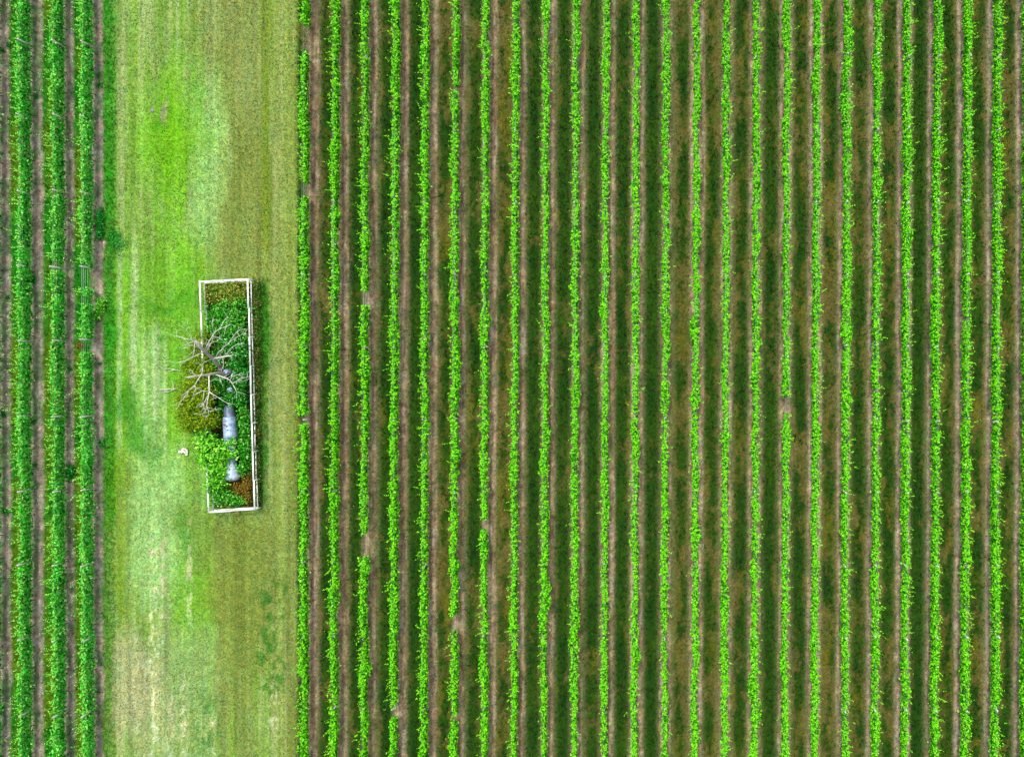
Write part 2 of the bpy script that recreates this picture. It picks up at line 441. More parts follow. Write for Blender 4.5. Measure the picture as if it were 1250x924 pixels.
PAL_R = [lin(108, 222, 8, .75), lin(132, 238, 20, .78), lin(40, 168, 6, .58), lin(150, 240, 60, .80), lin(20, 110, 6, .5)]
PAL_L = [lin(46, 204, 36, .74), lin(84, 222, 64, .76), lin(12, 150, 26, .60), lin(150, 232, 110, .80), lin(8, 110, 24, .5)]
TIP_R = lin(150, 242, 50, .78); TIP_L = lin(186, 244, 100, .85)
Y0, Y1 = -36.0, 36.0
def foliage(r, seed):
    left = r.side == 'left'
    n = int((Y1 - Y0) * (330 if left else 320))
    y = rng.uniform(Y0, Y1, n)
    s = seed * 3.7
    w = .215 + .13 * (vn(y * 1.1, s + y * 0, 1) - .5) * 2 + .07 * (vn(y * .45, s + 3 + y * 0, 2) - .5) * 2 - (.065 if left else 0)
    wl = w + .12 * (vn(y * 2.6, s + 9 + y * 0, 3) - .5) * 2; wr = w + .12 * (vn(y * 3.1, s + 13 + y * 0, 4) - .5) * 2
    hz = .55 + .14 * (vn(y * 1.1, s + 5 + y * 0, 5) - .5) * 2
    th = rng.random(n) * 2 * math.pi; q = rng.random(n) ** .42
    cx = np.cos(th) * q; sx = np.sin(th) * q
    # keep more of the squarish hedge shape
    x = np.where(cx > 0, wr, wl) * np.sign(cx) * np.abs(cx) ** .8; z = 1.15 + hz * np.sign(sx) * np.abs(sx) ** .8
    wob = .07 * (vn(y * .35, s + 21 + y * 0, 6) - .5) * 2
    core = rng.random(n) < .36
    pl = np.floor((y + .9 * vn(y * .3, s + y * 0, 0)) / 1.85).astype(int)          # every vine has its own vigour
    vig = _tab[2][(seed * 7) % 256][(pl * 13) % 256]
    x = x * (.68 + .6 * vig) + .10 * (_tab[3][(seed * 5) % 256][(pl * 11) % 256] - .5) * 2
    z = z - .18 * (1 - vig) * (z > 1.1)
    x = np.where(core, rng.normal(0, .11, n), x); z = np.where(core, (.32 if left else .55) + (.75 if left else .55) * rng.random(n), z)
    nrm = np.stack([np.cos(th), np.zeros(n), np.sin(th) + .55], -1) + rng.normal(0, .55, (n, 3))
    size = .125 + .11 * rng.random(n)
    col = leaf_colors(n, PAL_L if left else PAL_R, (3, 5, 2, 3.4, .8) if left else (4, 3, 3, 1.0, 1.6))
    pos = np.stack([r.x0 + r.slope * y + x + wob, y, z], -1)
    # shoots standing out of the hedge
    m = int((Y1 - Y0) * (12.0 if left else 10.0)); L = 7
    ys = rng.uniform(Y0, Y1, m); sd = rng.choice([-1, 1], m)
    b0 = np.stack([r.x0 + r.slope * ys + rng.normal(0, .14, m), ys, 1.35 + .25 * rng.random(m)], -1)
    dr = np.stack([sd * (.15 + .5 * rng.random(m)), rng.normal(0, .35, m), .6 + .5 * rng.random(m)], -1)
    dr /= np.linalg.norm(dr, axis=1, keepdims=True)
    ln = (.22 + (.95 if left else .65) * rng.random(m) ** 2)
    t = np.linspace(.25, 1, L)
    sp = b0[:, None] + dr[:, None] * ln[:, None, None] * t[None, :, None] + np.array([0, 0, -.25]) * (ln[:, None] * t ** 2)[..., None] * np.abs(dr[:, None, :1])
    sp = sp.reshape(-1, 3) + rng.normal(0, .025, (m * L, 3))
    sn = np.tile(np.array([0, 0, 1.0]), (m * L, 1)) + rng.normal(0, .6, (m * L, 3))
    ssz = np.tile(.15 - .06 * t, m) * (.8 + .4 * rng.random(m * L))
    tt = np.tile(t, m)[:, None]
    sc = leaf_colors(m * L, PAL_L if left else PAL_R, (4, 4, 1, 1, .3)) * (1 - tt * .7) + (TIP_L if left else TIP_R) * tt * .7
    pos = np.concatenate([pos, sp]); nrm = np.concatenate([nrm, sn]); size = np.concatenate([size, ssz]); col = np.concatenate([col, sc])
    keep = rng.random(len(pos)) < .62 + 1.1 * (vn(pos[:, 1] * .9, s + 33 + pos[:, 1] * 0, 7) - .2)
    for a, b in r.gaps:
        keep &= ~((pos[:, 1] > a - .06 + .18 * rng.random(len(pos))) & (pos[:, 1] < b + .06 - .18 * rng.random(len(pos))))
    for py_ in r.posts:
        keep &= ~((np.abs(pos[:, 1] - py_) < .14) & (pos[:, 2] > .7) & (rng.random(len(pos)) < (.75 if left else .4)))
    pos, nrm, size, col = pos[keep], nrm[keep], size[keep], col[keep]
    pos[:, 0] -= r.x0
    return leaf_quads(pos, nrm, size, np.clip(col, .001, .95))

ORD = ['first', 'second', 'third', 'fourth', 'fifth', 'sixth', 'seventh', 'eighth', 'ninth', 'tenth', 'eleventh', 'twelfth', 'thirteenth']
def row_label(i, r):
    if r.side == 'left':
        return ['dark edge of a vine row cut off by the left border of the photo',
                'leafy green vine row, farthest left of the three whole rows left of the grass',
                'leafy green vine row between two others, middle of the three left of the grass',
                'patchy green vine row with bare posts, along the left edge of the mown grass'][i]
    k = r.k
    sp = {0: 'vine row bordering the right side of the mown grass, broken by gaps near its top',
          2: 'third vine row right of the mown grass, with two grey gaps',
          3: 'fourth vine row right of the mown grass, with one gap near the bottom',
          5: 'sixth vine row right of the mown grass, with a bare gap low down',
          6: 'seventh vine row right of the mown grass, with one short gap below the middle',
          16: 'bright vine row with a grey gap at mid height, ninth from the right edge',
          24: 'thin sliver of bright vine row cut off by the right border of the photo'}
    if k in sp: return sp[k]
    if k <= 12: return 'bright green vine row, %s to the right of the mown grass' % ORD[k]
    return 'bright green vine row, %s from the right edge of the photo' % ORD[24 - k]

# shared part meshes
g = Geo(); g.bar((0, 0, -.3), (0, 0, 1.72), .11, .11, .015); ME_POST = mesh_from('trellis_post', np.concatenate(g.V), np.array(g.Q), None, M_POST)
ME_TRUNK = []
for v in range(3):
    g = Geo(); a = rng.normal(0, .03, (5, 2))
    pts = [(a[j, 0], a[j, 1], z) for j, z in enumerate((-.1, .25, .5, .72, .95))]
    g.tube(pts, (.045, .036, .032, .034, .03), 7, .3)
    g.tube([pts[3], (.05, .25, .9), (.02, .55, .93)], (.028, .022, .012), 6); g.tube([pts[3], (-.04, -.25, .9), (.0, -.55, .93)], (.028, .022, .012), 6)
    ME_TRUNK.append(mesh_from('vine_trunk', np.concatenate(g.V), [np.array(g.Q), np.array(g.T)], None, M_VINEWOOD, True))

for i, r in enumerate(rows):
    left = r.side == 'left'
    p0 = 60 if left else 78
    r.posts = [wy(p0 + (89.3 if left else 86.6) * j + rng.normal(0, 1.0), 0) for j in range(-1, 11)]
    r.posts = [p for p in r.posts if Y0 < p < Y1]
    root = empty('vine_row', (r.x0, 0, 0), row_label(i, r), 'vine row', 'vine rows of the vineyard')
    V, T, col = foliage(r, i + 1)
    link('foliage', mesh_from('foliage', V, T, col, M_LEAF), root)
    for p in r.posts:
        o = link('trellis_post', ME_POST, root, (r.slope * p, p, 0 if left or r.k > 17 else -.3)); o.rotation_euler = (rng.normal(0, .02), rng.normal(0, .03), rng.normal(0, .1))
    for y in np.arange(Y0 + .6, Y1, 1.85):
        if any(a < y < b for a, b in r.gaps): continue
        o = link('vine_trunk', ME_TRUNK[int(rng.integers(3))], root, (r.slope * y + rng.normal(0, .03), y + rng.normal(0, .08), 0))
        o.rotation_euler = (0, 0, math.pi * int(rng.integers(2)) + rng.normal(0, .1))
    w = Geo()
    for z, dx in ((.95, 0), (1.3, .06), (1.3, -.06), (1.55, .06), (1.55, -.06)):
        w.tube([(r.slope * Y0 + dx, Y0, z), (dx, 0, z), (r.slope * Y1 + dx, Y1, z)], (.004,) * 3, 4)
    w.build('wire', M_WIRE, root)
    w = Geo(); w.tube([(r.slope * Y0, Y0, .5), (0, 0, .5), (r.slope * Y1, Y1, .5)], (.014,) * 3, 5)
    w.build('drip_hose', M_VINEWOOD, root)

# ------------------------------------------------------------------ white fence round the plot
ZT, ZL = 1.1, .52
corners = [P(243.6, 344, ZT), P(302.6, 340.9, ZT), P(310.3, 621.8, ZT), P(254.6, 624.8, ZT)]
fence = empty('rail_fence', (corners[0][0], corners[0][1], 0), 'white two rail timber fence around the overgrown plot on the grass', 'fence')
o0 = np.array([corners[0][0], corners[0][1], 0])
for a in range(4):
    A = np.array(corners[a]) - o0; B = np.array(corners[(a + 1) % 4]) - o0
    L = np.linalg.norm(B - A); d = (B - A) / L; nb = max(2, int(round(L / 2.35)))
    side = np.array([d[1], -d[0], 0]) * .06
    for zz, w_, tt in ((0, .135, .05), (ZL - ZT, .10, .045)):
        for j in range(nb):
            p = A + (B - A) * (j / nb); q = A + (B - A) * ((j + 1) / nb)
            off = np.array([0, 0, zz]) + (0 if zz == 0 else 1) * side
            e0 = rng.normal(0, .015, 3); p = p + off + d * .004 + e0; q = q + off - d * .004 + e0 + rng.normal(0, .012, 3) * np.array([1, 1, .3])
            if zz and rng.random() < .12: q = q - np.array([0, 0, .12])
            gg = Geo(); gg.bar(p, q, w_, tt); gg.build('rail', M_WHITE, fence)
    for j in range(nb):
        p = A + (B - A) * (j / nb)
        gg = Geo(); gg.bar((p[0], p[1], -.3), (p[0] + rng.normal(0, .02), p[1] + rng.normal(0, .02), ZT - .03), .11, .11)
        gg.build('post', M_WHITE, fence)

# ------------------------------------------------------------------ shrubs
def shrub(name, label, lobes, pal, wts, lsize, dens, cat='shrub', group='shrubs in and around the fenced plot', up=.5, trans=None):
    """lobes: (px, py, z centre, radius x, radius y, radius z)"""
    P0 = np.array(P(lobes[0][0], lobes[0][1], lobes[0][2])); base = np.array([P0[0], P0[1], 0])
    root = empty(name, tuple(base), label, cat, group)
    pos = []; nr = []
    for (px, py, z, rx, ry, rz) in lobes:
        c = np.array(P(px, py, z)) - base
        n = int(1.9 * dens * (rx * ry + ry * rz + rx * rz) * 4)
        u = rng.normal(size=(n, 3)); u /= np.linalg.norm(u, axis=1, keepdims=True)
        bump = .50 + .95 * vn(u[:, 0] * 2.6 + px, u[:, 1] * 2.6 + py + u[:, 2] * 2.2, 3) + .14 * rng.normal(size=n)
        q = (rng.random(n) ** .35) * bump
        p = c + u * q[:, None] * np.array([rx, ry, rz])
        kp = p[:, 2] > .03
        pos.append(p[kp]); nr.append(u[kp])
        st = Geo(); f_ = c * np.array([1, 1, 0]) + np.array([0, 0, -.08])
        for b in range(4):
            e_ = c + rng.normal(0, .4, 3) * np.array([rx, ry, rz])
            st.tube([f_, (f_ + e_) / 2 + rng.normal(0, .07, 3), e_], (.035, .022, .01), 5)
        st.build('stem', M_VINEWOOD, root)
    pos = np.concatenate(pos); nr = np.concatenate(nr); n = len(pos)
    col = leaf_colors(n, pal, wts, .3)
    V, T, c4 = leaf_quads(pos, nr + np.array([0, 0, up]) + rng.normal(0, .6, (n, 3)), lsize * (.6 + .8 * rng.random(n)), np.clip(col * 1.2, .001, .9))
    link('foliage', mesh_from('foliage', V, T, c4, M_LEAF), root)
    return root
OLI = [lin(136, 166, 14, .72), lin(96, 146, 14, .66), lin(160, 176, 30, .72), lin(70, 124, 14, .6)]
DKG = [lin(36, 150, 24, .66), lin(66, 176, 46, .7), lin(14, 100, 18, .6), lin(140, 215, 120, .75)]  # last, palest tone paints glints on the thicket leaves
MIG = [lin(60, 170, 26, .68), lin(104, 196, 60, .7), lin(30, 130, 18, .62), lin(150, 215, 110, .7)]
PAG = [lin(122, 212, 50, .74), lin(92, 196, 26, .7), lin(170, 232, 96, .78), lin(56, 156, 18, .62), lin(30, 110, 14, .5)]
YEL = [lin(140, 168, 46, .66), lin(104, 156, 36, .64), lin(184, 168, 84, .68), lin(80, 136, 26, .6)]
RUS = [lin(158, 120, 40, .64), lin(120, 116, 30, .6), lin(184, 140, 66, .66), lin(80, 116, 24, .56)]
shrub('shrub', 'olive yellow feathery shrub bulging over the left rail, below the dead branches',
      [(238, 492, 1.3, 1.5, 1.7, 1.1), (228, 505, .9, 1.0, 1.3, .9), (246, 515, 1.2, 1.5, .9, 1.0), (236, 468, 1.2, 1.1, 1.5, 1.0), (250, 455, 1.1, .8, 1.0, .7), (252, 485, 1.2, .8, 1.3, .8), (254, 510, 1.2, .8, .9, .7), (223, 486, .8, .6, .7, .6), (231, 447, .8, .7, .7, .6), (230, 521, .7, .7, .5, .5)], OLI, (4, 3, 2, 2), .13, 60)
shrub('shrub', 'small olive yellow shrub at the broken end of the upper left rail',
      [(241, 425, .8, 1.0, 1.2, .7), (250, 412, .8, .8, .8, .7), (246, 443, .8, 1.0, .9, .7)], OLI, (3, 3, 2, 3), .12, 50)
shrub('shrub', 'pale green broad leaved shrub overhanging the left rail beside the blue tank',
      [(260, 560, 1.5, 1.35, 1.9, .9), (252, 545, 1.5, .95, 1.3, .8), (270, 582, 1.2, 1.0, 1.3, .8), (272, 552, 1.5, .8, 1.0, .5), (281, 556, 1.55, .65, .45, .28), (250, 533, 1.0, .6, .7, .5), (246, 560, .9, .5, .6, .5), (259, 592, .9, .6, .7, .5), (284, 540, 1.5, .35, .5, .2)], PAG, (4, 3, 2, 2, 1), .19, 30)
shrub('shrub', 'yellowish brown shrub filling the top end of the fenced plot',
      [(272, 360, .6, 1.9, 1.1, .55), (262, 352, .5, .8, .6, .5), (288, 355, .6, 1.1, .9, .6)], YEL, (3, 3, 3, 2), .13, 50)
shrub('shrub', 'mid green leafy shrub above the dead branches inside the fence',
      [(268, 384, .7, 1.2, 1.3, .7), (288, 380, .8, 1.2, 1.2, .7), (262, 402, .6, .8, 1.0, .6), (285, 400, .8, 1.2, 1.1, .7)], MIG, (3, 2, 3, 1), .14, 48)
shrub('thicket', 'dark green glossy thicket along the right rail beside the dead trees',
      [(292, 430, .9, .9, 1.8, .8), (295, 462, .9, .75, 1.6, .8), (290, 486, .8, .85, 1.2, .7), (277, 420, .6, .9, 1.2, .6), (270, 468, .5, .9, 1.3, .5), (286, 448, .7, .8, .9, .7), (281, 487, .6, .8, .5, .5), (262, 440, .5, .8, .9, .45), (259, 470, .4, .6, 1.0, .4), (268, 500, .4, .5, .8, .4)], DKG, (3, 3, 3, 1.2), .14, 55)
shrub('thicket', 'dark green thicket between the blue tank and the right rail',
      [(299, 520, .8, .55, 1.8, .8), (301, 555, .7, .5, 1.6, .6), (296, 545, 1.0, .5, .8, .6), (296, 570, .9, .45, .7, .6)], MIG, (3, 2, 3, 1), .16, 50)
shrub('shrub', 'low dark green shrub in the bottom end of the fenced plot',
      [(266, 606, .6, .9, .95, .6), (280, 608, .5, 1.1, .7, .5), (293, 612, .4, .8, .45, .4), (262, 594, .7, .7, .7, .6)], MIG, (2, 3, 3, 1), .14, 55)
shrub('shrub', 'rusty brown shrub below the pale end of the blue tank',
      [(291, 597, .45, .85, .9, .45), (301, 590, .45, .5, 1.2, .45), (303, 607, .4, .35, .8, .4)], RUS, (4, 3, 2, 2), .12, 50)
shrub('hedge', 'thin brownish hedge growing outside the right rail of the fence',
      [(313.5, 352 + 19.5 * j, .35, .42, .85, .42) for j in range(14)], [lin(130, 124, 60, .62), lin(100, 122, 40, .6), lin(150, 134, 80, .62), lin(70, 130, 34, .6), lin(40, 130, 30, .58)], (2, 2, 1, 2, 3), .12, 46)

# ------------------------------------------------------------------ dead trees
def limb(root, name, nodes, r0, r1, mat, base):
    g_ = Geo(); pts = [np.array(P(*n_)) - base for n_ in nodes]
    # subdivide with slight kinks
    out = [pts[0]]
    for a, b in zip(pts[:-1], pts[1:]):
        L = np.linalg.norm(b - a); m_ = max(1, int(L / .45))
        for j in range(1, m_ + 1):
            out.append(a + (b - a) * j / m_ + (rng.normal(0, .025, 3) if j < m_ else 0))
    rad = np.linspace(r0, r1, len(out)) * (1 if name == 'trunk' else .64)
    g_.tube(out, rad, 7, .2)
    if name == 'branch':
        for j in range(int(1.3 * len(out)) + 1):      # fine twigs
            a = int(rng.integers(1, len(out))); d = out[a] - out[a - 1]; d = d / np.linalg.norm(d) + rng.normal(0, .7, 3); d /= np.linalg.norm(d)
            L = .2 + .6 * rng.random(); k = out[a] + d * L * .5 + rng.normal(0, .05, 3)
            g_.tube([out[a], k, k + (d + rng.normal(0, .35, 3)) * L * .5], (.015, .012, .007), 5)
    return g_.build(name, mat, root, True)
b1 = np.array(P(272, 452, 0)); b1[2] = 0
t1 = empty('dead_tree', tuple(b1), 'bare grey dead tree leaning left, upper of the two, with pale twisted branches', 'dead tree', 'dead trees in the fenced plot')
limb(t1, 'trunk', [(272, 453, -.2), (269, 449, 1.4), (259.4, 437, 3.0), (250, 429, 4.2), (238, 416, 5.2)], .22, .12, M_BARK, b1)
for nd, ra, rb in [
    ([(251, 427.5, 3.9), (255.5, 416.4, 4.6), (262, 406, 5.0), (268.4, 401.4, 5.3), (273.6, 391.7, 5.6), (277, 387.8, 5.8)], .075, .025),
    ([(268.4, 401.4, 5.3), (277, 398.5, 5.5), (281, 396.5, 5.6)], .05, .022),
    ([(261, 406, 5.0), (259, 396, 5.4), (260, 388.4, 5.8)], .035, .018),
    ([(253, 430, 3.8), (255.5, 422, 4.3), (259.4, 417, 4.6), (259.7, 411.8, 4.8), (267, 411.8, 5.1)], .06, .022),
    ([(260, 416.5, 4.6), (264.5, 417, 4.8), (268, 413, 5.0)], .03, .018),
    ([(262, 440, 2.6), (266.5, 430, 3.2), (278, 420.5, 3.9), (285, 410, 4.4), (293.6, 402.3, 5.0)], .065, .025),
    ([(278, 420.5, 3.9), (286, 413.6, 4.3), (297, 407.5, 4.7)], .04, .02),
    ([(266, 441, 2.2), (275, 433, 3.0), (283, 424, 3.7), (290, 420, 4.0), (298, 419.5, 4.3)], .05, .022),
    ([(259, 438.3, 3.0), (271, 436, 3.6), (281.5, 434.4, 4.0)], .105, .06),
    ([(272, 436, 3.6), (273, 446, 3.4), (270, 451, 3.2)], .035, .018),
    ([(259, 438.5, 2.9), (250, 441.7, 3.3), (247, 445, 3.4), (246, 450, 3.5)], .035, .018),
    ([(248, 430, 4.2), (234.5, 436.3, 4.6), (226, 440.7, 4.8), (215, 442.7, 5.0)], .06, .022),
    ([(238, 416, 5.2), (226, 413.5, 5.6), (215, 410, 5.9)], .065, .022),
    ([(238, 416, 5.2), (233, 411, 5.6), (227, 403, 6.0), (230, 399.5, 6.2)], .05, .018),
    ([(238, 416, 5.2), (229, 419.5, 5.5)], .045, .02),
    ([(244, 424.5, 4.6), (233, 421.5, 5.0), (225, 424.5, 5.2)], .045, .02),
    ([(237.5, 418, 5.1), (237, 428, 5.2), (236, 434, 5.2)], .035, .016),
    ([(240, 417, 5.1), (249, 420, 5.4)], .035, .018)]:
    limb(t1, 'branch', nd, ra, rb, M_BRANCH, b1)
b2 = np.array(P(274, 458, 0)); b2[2] = 0
t2 = empty('dead_tree', tuple(b2), 'bare grey dead tree with a branch hanging straight down, lower of the two', 'dead tree', 'dead trees in the fenced plot')
limb(t2, 'trunk', [(275, 458, -.2), (272, 456.5, 1.6), (263, 456, 3.0), (253, 458, 3.9), (238.5, 459, 4.6), (228, 461, 5.0)], .19, .07, M_BARK, b2)
for nd, ra, rb in [
    ([(263, 457, 3.0), (272, 460.5, 3.6), (281, 464.5, 4.0), (284, 469, 4.1), (289, 478.5, 4.2)], .075, .028),
    ([(283.5, 468.5, 4.1), (295, 461, 4.4), (302, 460.5, 4.6)], .045, .02),
    ([(276, 462, 3.8), (283, 459, 4.1), (290, 457.6, 4.3)], .035, .018),
    ([(281, 464.5, 4.0), (282, 461, 4.1)], .03, .018),
    ([(284, 467, 4.1), (297, 465.5, 4.4)], .03, .016),
    ([(255, 458, 3.8), (255.3, 468, 4.1), (255.5, 478, 4.3)], .105, .075),
    ([(255.5, 478, 4.3), (266, 485, 4.5), (277, 492, 4.6)], .055, .022),
    ([(255.5, 478, 4.3), (253.5, 488, 4.5), (252, 498, 4.7), (249.5, 504, 4.8)], .055, .02),
    ([(253.5, 483, 4.4), (248, 494, 4.6), (249, 499, 4.7)], .035, .016),
    ([(252.3, 496, 4.7), (255, 502, 4.8), (254, 507, 4.8)], .025, .014),
    ([(252.5, 497, 4.7), (262, 499.5, 4.8)], .025, .014),
    ([(255.5, 478, 4.3), (247, 477, 4.5), (238.4, 481.6, 4.7)], .05, .02),
    ([(249, 478, 4.5), (248.5, 485, 4.6), (247, 492, 4.6)], .028, .014),
    ([(247.5, 448.5, 4.9), (246.7, 456.3, 4.4), (242.3, 462, 4.6), (237.5, 470.4, 4.8), (229, 477.5, 4.9), (221, 483.5, 5.0)], .055, .02),
    ([(237.5, 470.4, 4.8), (239.5, 473.5, 4.8)], .03, .016),
    ([(228, 482, 5.0), (219, 492.5, 5.1)], .03, .016),
    ([(230, 477, 4.9), (228, 482.5, 5.0)], .028, .02),
    ([(240, 459, 4.6), (236, 455.5, 4.8)], .04, .02),
    ([(256, 466, 4.1), (262, 463, 4.3), (268, 464, 4.4)], .03, .014)]:
    limb(t2, 'branch', nd, ra, rb, M_BRANCH, b2)
def fallen(label, lines):
    b = np.array(P(lines[0][0][0], lines[0][0][1], 0)); g_ = Geo()
    for ln_, ra, rb in [(l, .032, .012) for l in lines]:
        pts = [np.array(P(*q)) - b + rng.normal(0, .012, 3) for q in ln_]
        g_.tube(pts, np.linspace(ra, rb, len(pts)), 6)
    o = g_.build('fallen_branch', M_BRANCH, None, True, loc=tuple(b)); tag(o, label, 'branch', 'fallen branches on the grass')
fallen('thin pale fallen branch lying on the grass left of the dead trees', [[(221, 452.6, .12), (213, 451.5, .15), (207, 450.6, .12), (200, 450.3, .05), (195, 448, .05)], [(213, 451.5, .14), (209, 453, .08), (205, 452.5, .05)]])
fallen('forked bleached fallen branch lying on the grass left of the olive shrub', [[(220, 472, .12), (214, 474.5, .2), (205, 474.5, .18), (197, 475, .12), (188, 477, .05)],
    [(214, 474.5, .2), (206, 478, .12), (199, 479.5, .08), (195, 479, .05)], [(207, 474.4, .18), (201, 477, .1), (193, 476, .06)], [(212, 475, .18), (211, 469, .1), (210, 465, .06)]])

# ------------------------------------------------------------------ blue grey tank and drums
def tank_mat(name, c1, c2, scale):
    m = solid(name, c1, c2, scale, .5, .25, .3, spec=.4); return m
M_T1 = tank_mat('dark_blue_steel', (.03, .045, .085), (.15, .19, .27), 3)
M_T2 = tank_mat('blue_grey_steel', (.09, .16, .28), (.36, .47, .60), 4.0)
M_T3 = tank_mat('pale_zinc', (.20, .29, .40), (.50, .57, .66), 2.6)
M_RUST = solid('rust', (.10, .05, .03), (.25, .14, .09), 8, .9)
def lathe_y(prof, n=28):
    """prof: (y, radius) along -y"""
    g_ = Geo(); V = []; q = []; th = np.arange(n) * 2 * math.pi / n
    for y, r_ in prof: V += [(math.cos(t) * r_, y, math.sin(t) * r_) for t in th]
    for a in range(len(prof) - 1):
        for j in range(n): q.append((a * n + j, (a + 1) * n + j, (a + 1) * n + (j + 1) % n, a * n + (j + 1) % n))
    g_.add(V, q); return g_
ta = np.array(P(279.8, 494, .75)); tb = np.array(P(284.2, 587, .75))
ang = math.atan2(tb[0] - ta[0], -(tb[1] - ta[1])); TL = np.linalg.norm((tb - ta)[:2])
tk = empty('metal_tank', (ta[0], ta[1], 0), 'long blue grey metal tank with rounded ends lying half hidden among the shrubs', 'tank'); tk.rotation_euler = (0, 0, ang)
def at(o): o.location = (0, 0, .78); return o
at(lathe_y([(0, .001), (-.03, .18), (-.10, .29), (-.22, .37), (-.4, .41), (-1.02, .41), (-1.06, .43)]).build('end_cap', M_T1, tk, True))
o = at(lathe_y([(-1.0, .3), (-1.0, .44), (-1.1, .50), (-1.25, .52), (-2.6, .52), (-2.62, .545), (-2.72, .545), (-2.74, .52), (-3.6, .47), (-5.0, .39)]).build('shell', M_T2, tk, True))
at(lathe_y([(-4.86, .38), (-4.88, .42), (-5.1, .44), (-5.4, .49), (-TL + .62, .55), (-TL + .42, .585), (-TL + .22, .56), (-TL + .09, .42), (-TL + .02, .2), (-TL, .001)]).build('end_cap', M_T3, tk, True))
for (yy, xx, rr) in ((-1.75, .02, .07), (-1.62, -.15, .09), (-2.05, .1, .05)):
    g_ = Geo(); zz = .78 + math.sqrt(.52 ** 2 - xx ** 2)
    g_.tube([(xx, yy, zz - .05), (xx, yy, zz + .06), (xx, yy, zz + .062)], (rr, rr, rr * .6), 12); g_.build('hatch', M_RUST, tk)
for yy in (-1.35, -3.5):
    g_ = Geo(); g_.bar((-.45, yy, .14), (.45, yy, .14), .2, .3); g_.build('cradle', M_RUST, tk)
def drum(label, px, py, z0, r_, h_, mat, tilt):
    b = P(px, py, z0 + h_); o = empty('metal_drum', (b[0], b[1], z0), label, 'drum', 'metal drums in the fenced plot'); o.rotation_euler = tilt
    g_ = Geo(); g_.tube([(0, 0, 0), (0, 0, h_ * .3), (0, 0, h_ * .33), (0, 0, h_ * .36), (0, 0, h_ * .64), (0, 0, h_ * .67), (0, 0, h_ * .7), (0, 0, h_ - .03), (0, 0, h_)],
                        [r_, r_, r_ * 1.04, r_, r_, r_ * 1.04, r_, r_, r_ * .98], 20); g_.build('body', mat, o)
    g_ = Geo(); g_.tube([(0, 0, h_ + .001), (0, 0, h_ + .025), (0, 0, h_ + .03)], (r_ * .92, r_ * .92, r_ * .85), 20); g_.build('lid', mat, o)
    g_ = Geo(); g_.tube([(-r_ * .5, -.25 * r_, h_ + .03), (-r_ * .5, -.25 * r_, h_ + .07)], (.06, .06), 10); g_.build('bung', M_RUST, o)
drum('small pale grey drum with a rusty spot at the foot of the dead trees', 276.3, 452.5, .85, .20, .7, M_T3, (.12, -.1, 0))
drum('dull blue grey drum half covered by leaves below the dead trees', 280, 477, .5, .21, .7, M_T2, (-.1, .1, .5))

# ------------------------------------------------------------------ small things on the lawn and the soil
def lump(g_, c, r, seed, n=9, m=6, sq=(1, 1, .7)):
    V = []; q = []
    for a in range(m + 1):
        ph = -math.pi / 2 + math.pi * a / m
        for b in range(n):
            t = 2 * math.pi * b / n
            d = np.array([math.cos(ph) * math.cos(t), math.cos(ph) * math.sin(t), math.sin(ph)])
            k = .78 + .45 * float(vn(d[0] * 1.7 + seed, d[1] * 1.7 + d[2] * 1.3 + seed * 2, 2))
            V.append(np.array(c) + d * r * k * np.array(sq))
    for a in range(m):
        for b in range(n): q.append((a * n + b, a * n + (b + 1) % n, (a + 1) * n + (b + 1) % n, (a + 1) * n + b))
    g_.add(V, q)
sb = np.array(P(224, 551, 0)); g_ = Geo()
# knobbly arch of bleached stone: an arc with two holes
for (a, b, r) in ((219, 551.5, .17), (221.5, 552.5, .13), (222.5, 549, .12), (224, 547.4, .13), (225, 551.5, .15), (227, 548, .13), (228.8, 549.5, .12), (229.4, 552, .12), (228.9, 555.5, .13), (226.8, 552.8, .13), (222.8, 551, .12)):
    q = np.array(P(a, b, .1)) - sb; lump(g_, q * np.array([.85, .85, 1]), r * .8, a)
tag(g_.build('white_stone', M_STONE, None, True, loc=tuple(sb)), 'knobbly bleached white stone with dark holes lying on the grass left of the fence', 'stone')

g_ = Geo(); g_.tube([(0, 0, -.05), (0, 0, .06), (0, 0, .07)], (.14, .14, .125), 20); vb = P(186, 135.5, 0)
vc = empty('valve_cover', vb, 'small round grey valve cover set in the upper grass patch', 'valve cover')
g_.build('rim', solid('concrete', (.2, .2, .19), (.34, .34, .33), 9, .9), vc)
g_ = Geo(); g_.tube([(0, 0, .05), (0, 0, .085), (0, 0, .09)], (.115, .115, .10), 16); g_.build('lid', solid('grey_iron', (.08, .09, .10), (.2, .21, .23), 9, .6), vc)

def heap(name, label, px, py, rx, ry, h, mat, cat):
    b = np.array(P(px, py, 0)); n_, m_ = 18, 7; V = []; q = []
    for a in range(m_ + 1):
        f = a / m_
        for t in range(n_):
            th = 2 * math.pi * t / n_; k = 1 + .35 * (float(vn(math.cos(th) * 1.5 + px, math.sin(th) * 1.5 + py, 1)) - .5) * 2
            V.append((math.cos(th) * rx * (1 - f) * k, math.sin(th) * ry * (1 - f) * k, -.05 + (h + .05) * ss(0, 1, f) * (.85 + .3 * rng.random())))
    for a in range(m_):
        for t in range(n_): q.append((a * n_ + t, a * n_ + (t + 1) % n_, (a + 1) * n_ + (t + 1) % n_, (a + 1) * n_ + t))
    g_ = Geo(); g_.add(V, q); tag(g_.build(name, mat, None, True, loc=tuple(b)), label, cat)
M_HEAP = solid('dug_soil', (.20, .14, .10), (.44, .35, .27), 7, .95, bump=1)
heap('soil_heap', 'pale brown heap of dug soil beside the round weed at the grass edge', 127.5, 298, .22, .5, .16, M_HEAP, 'soil heap')

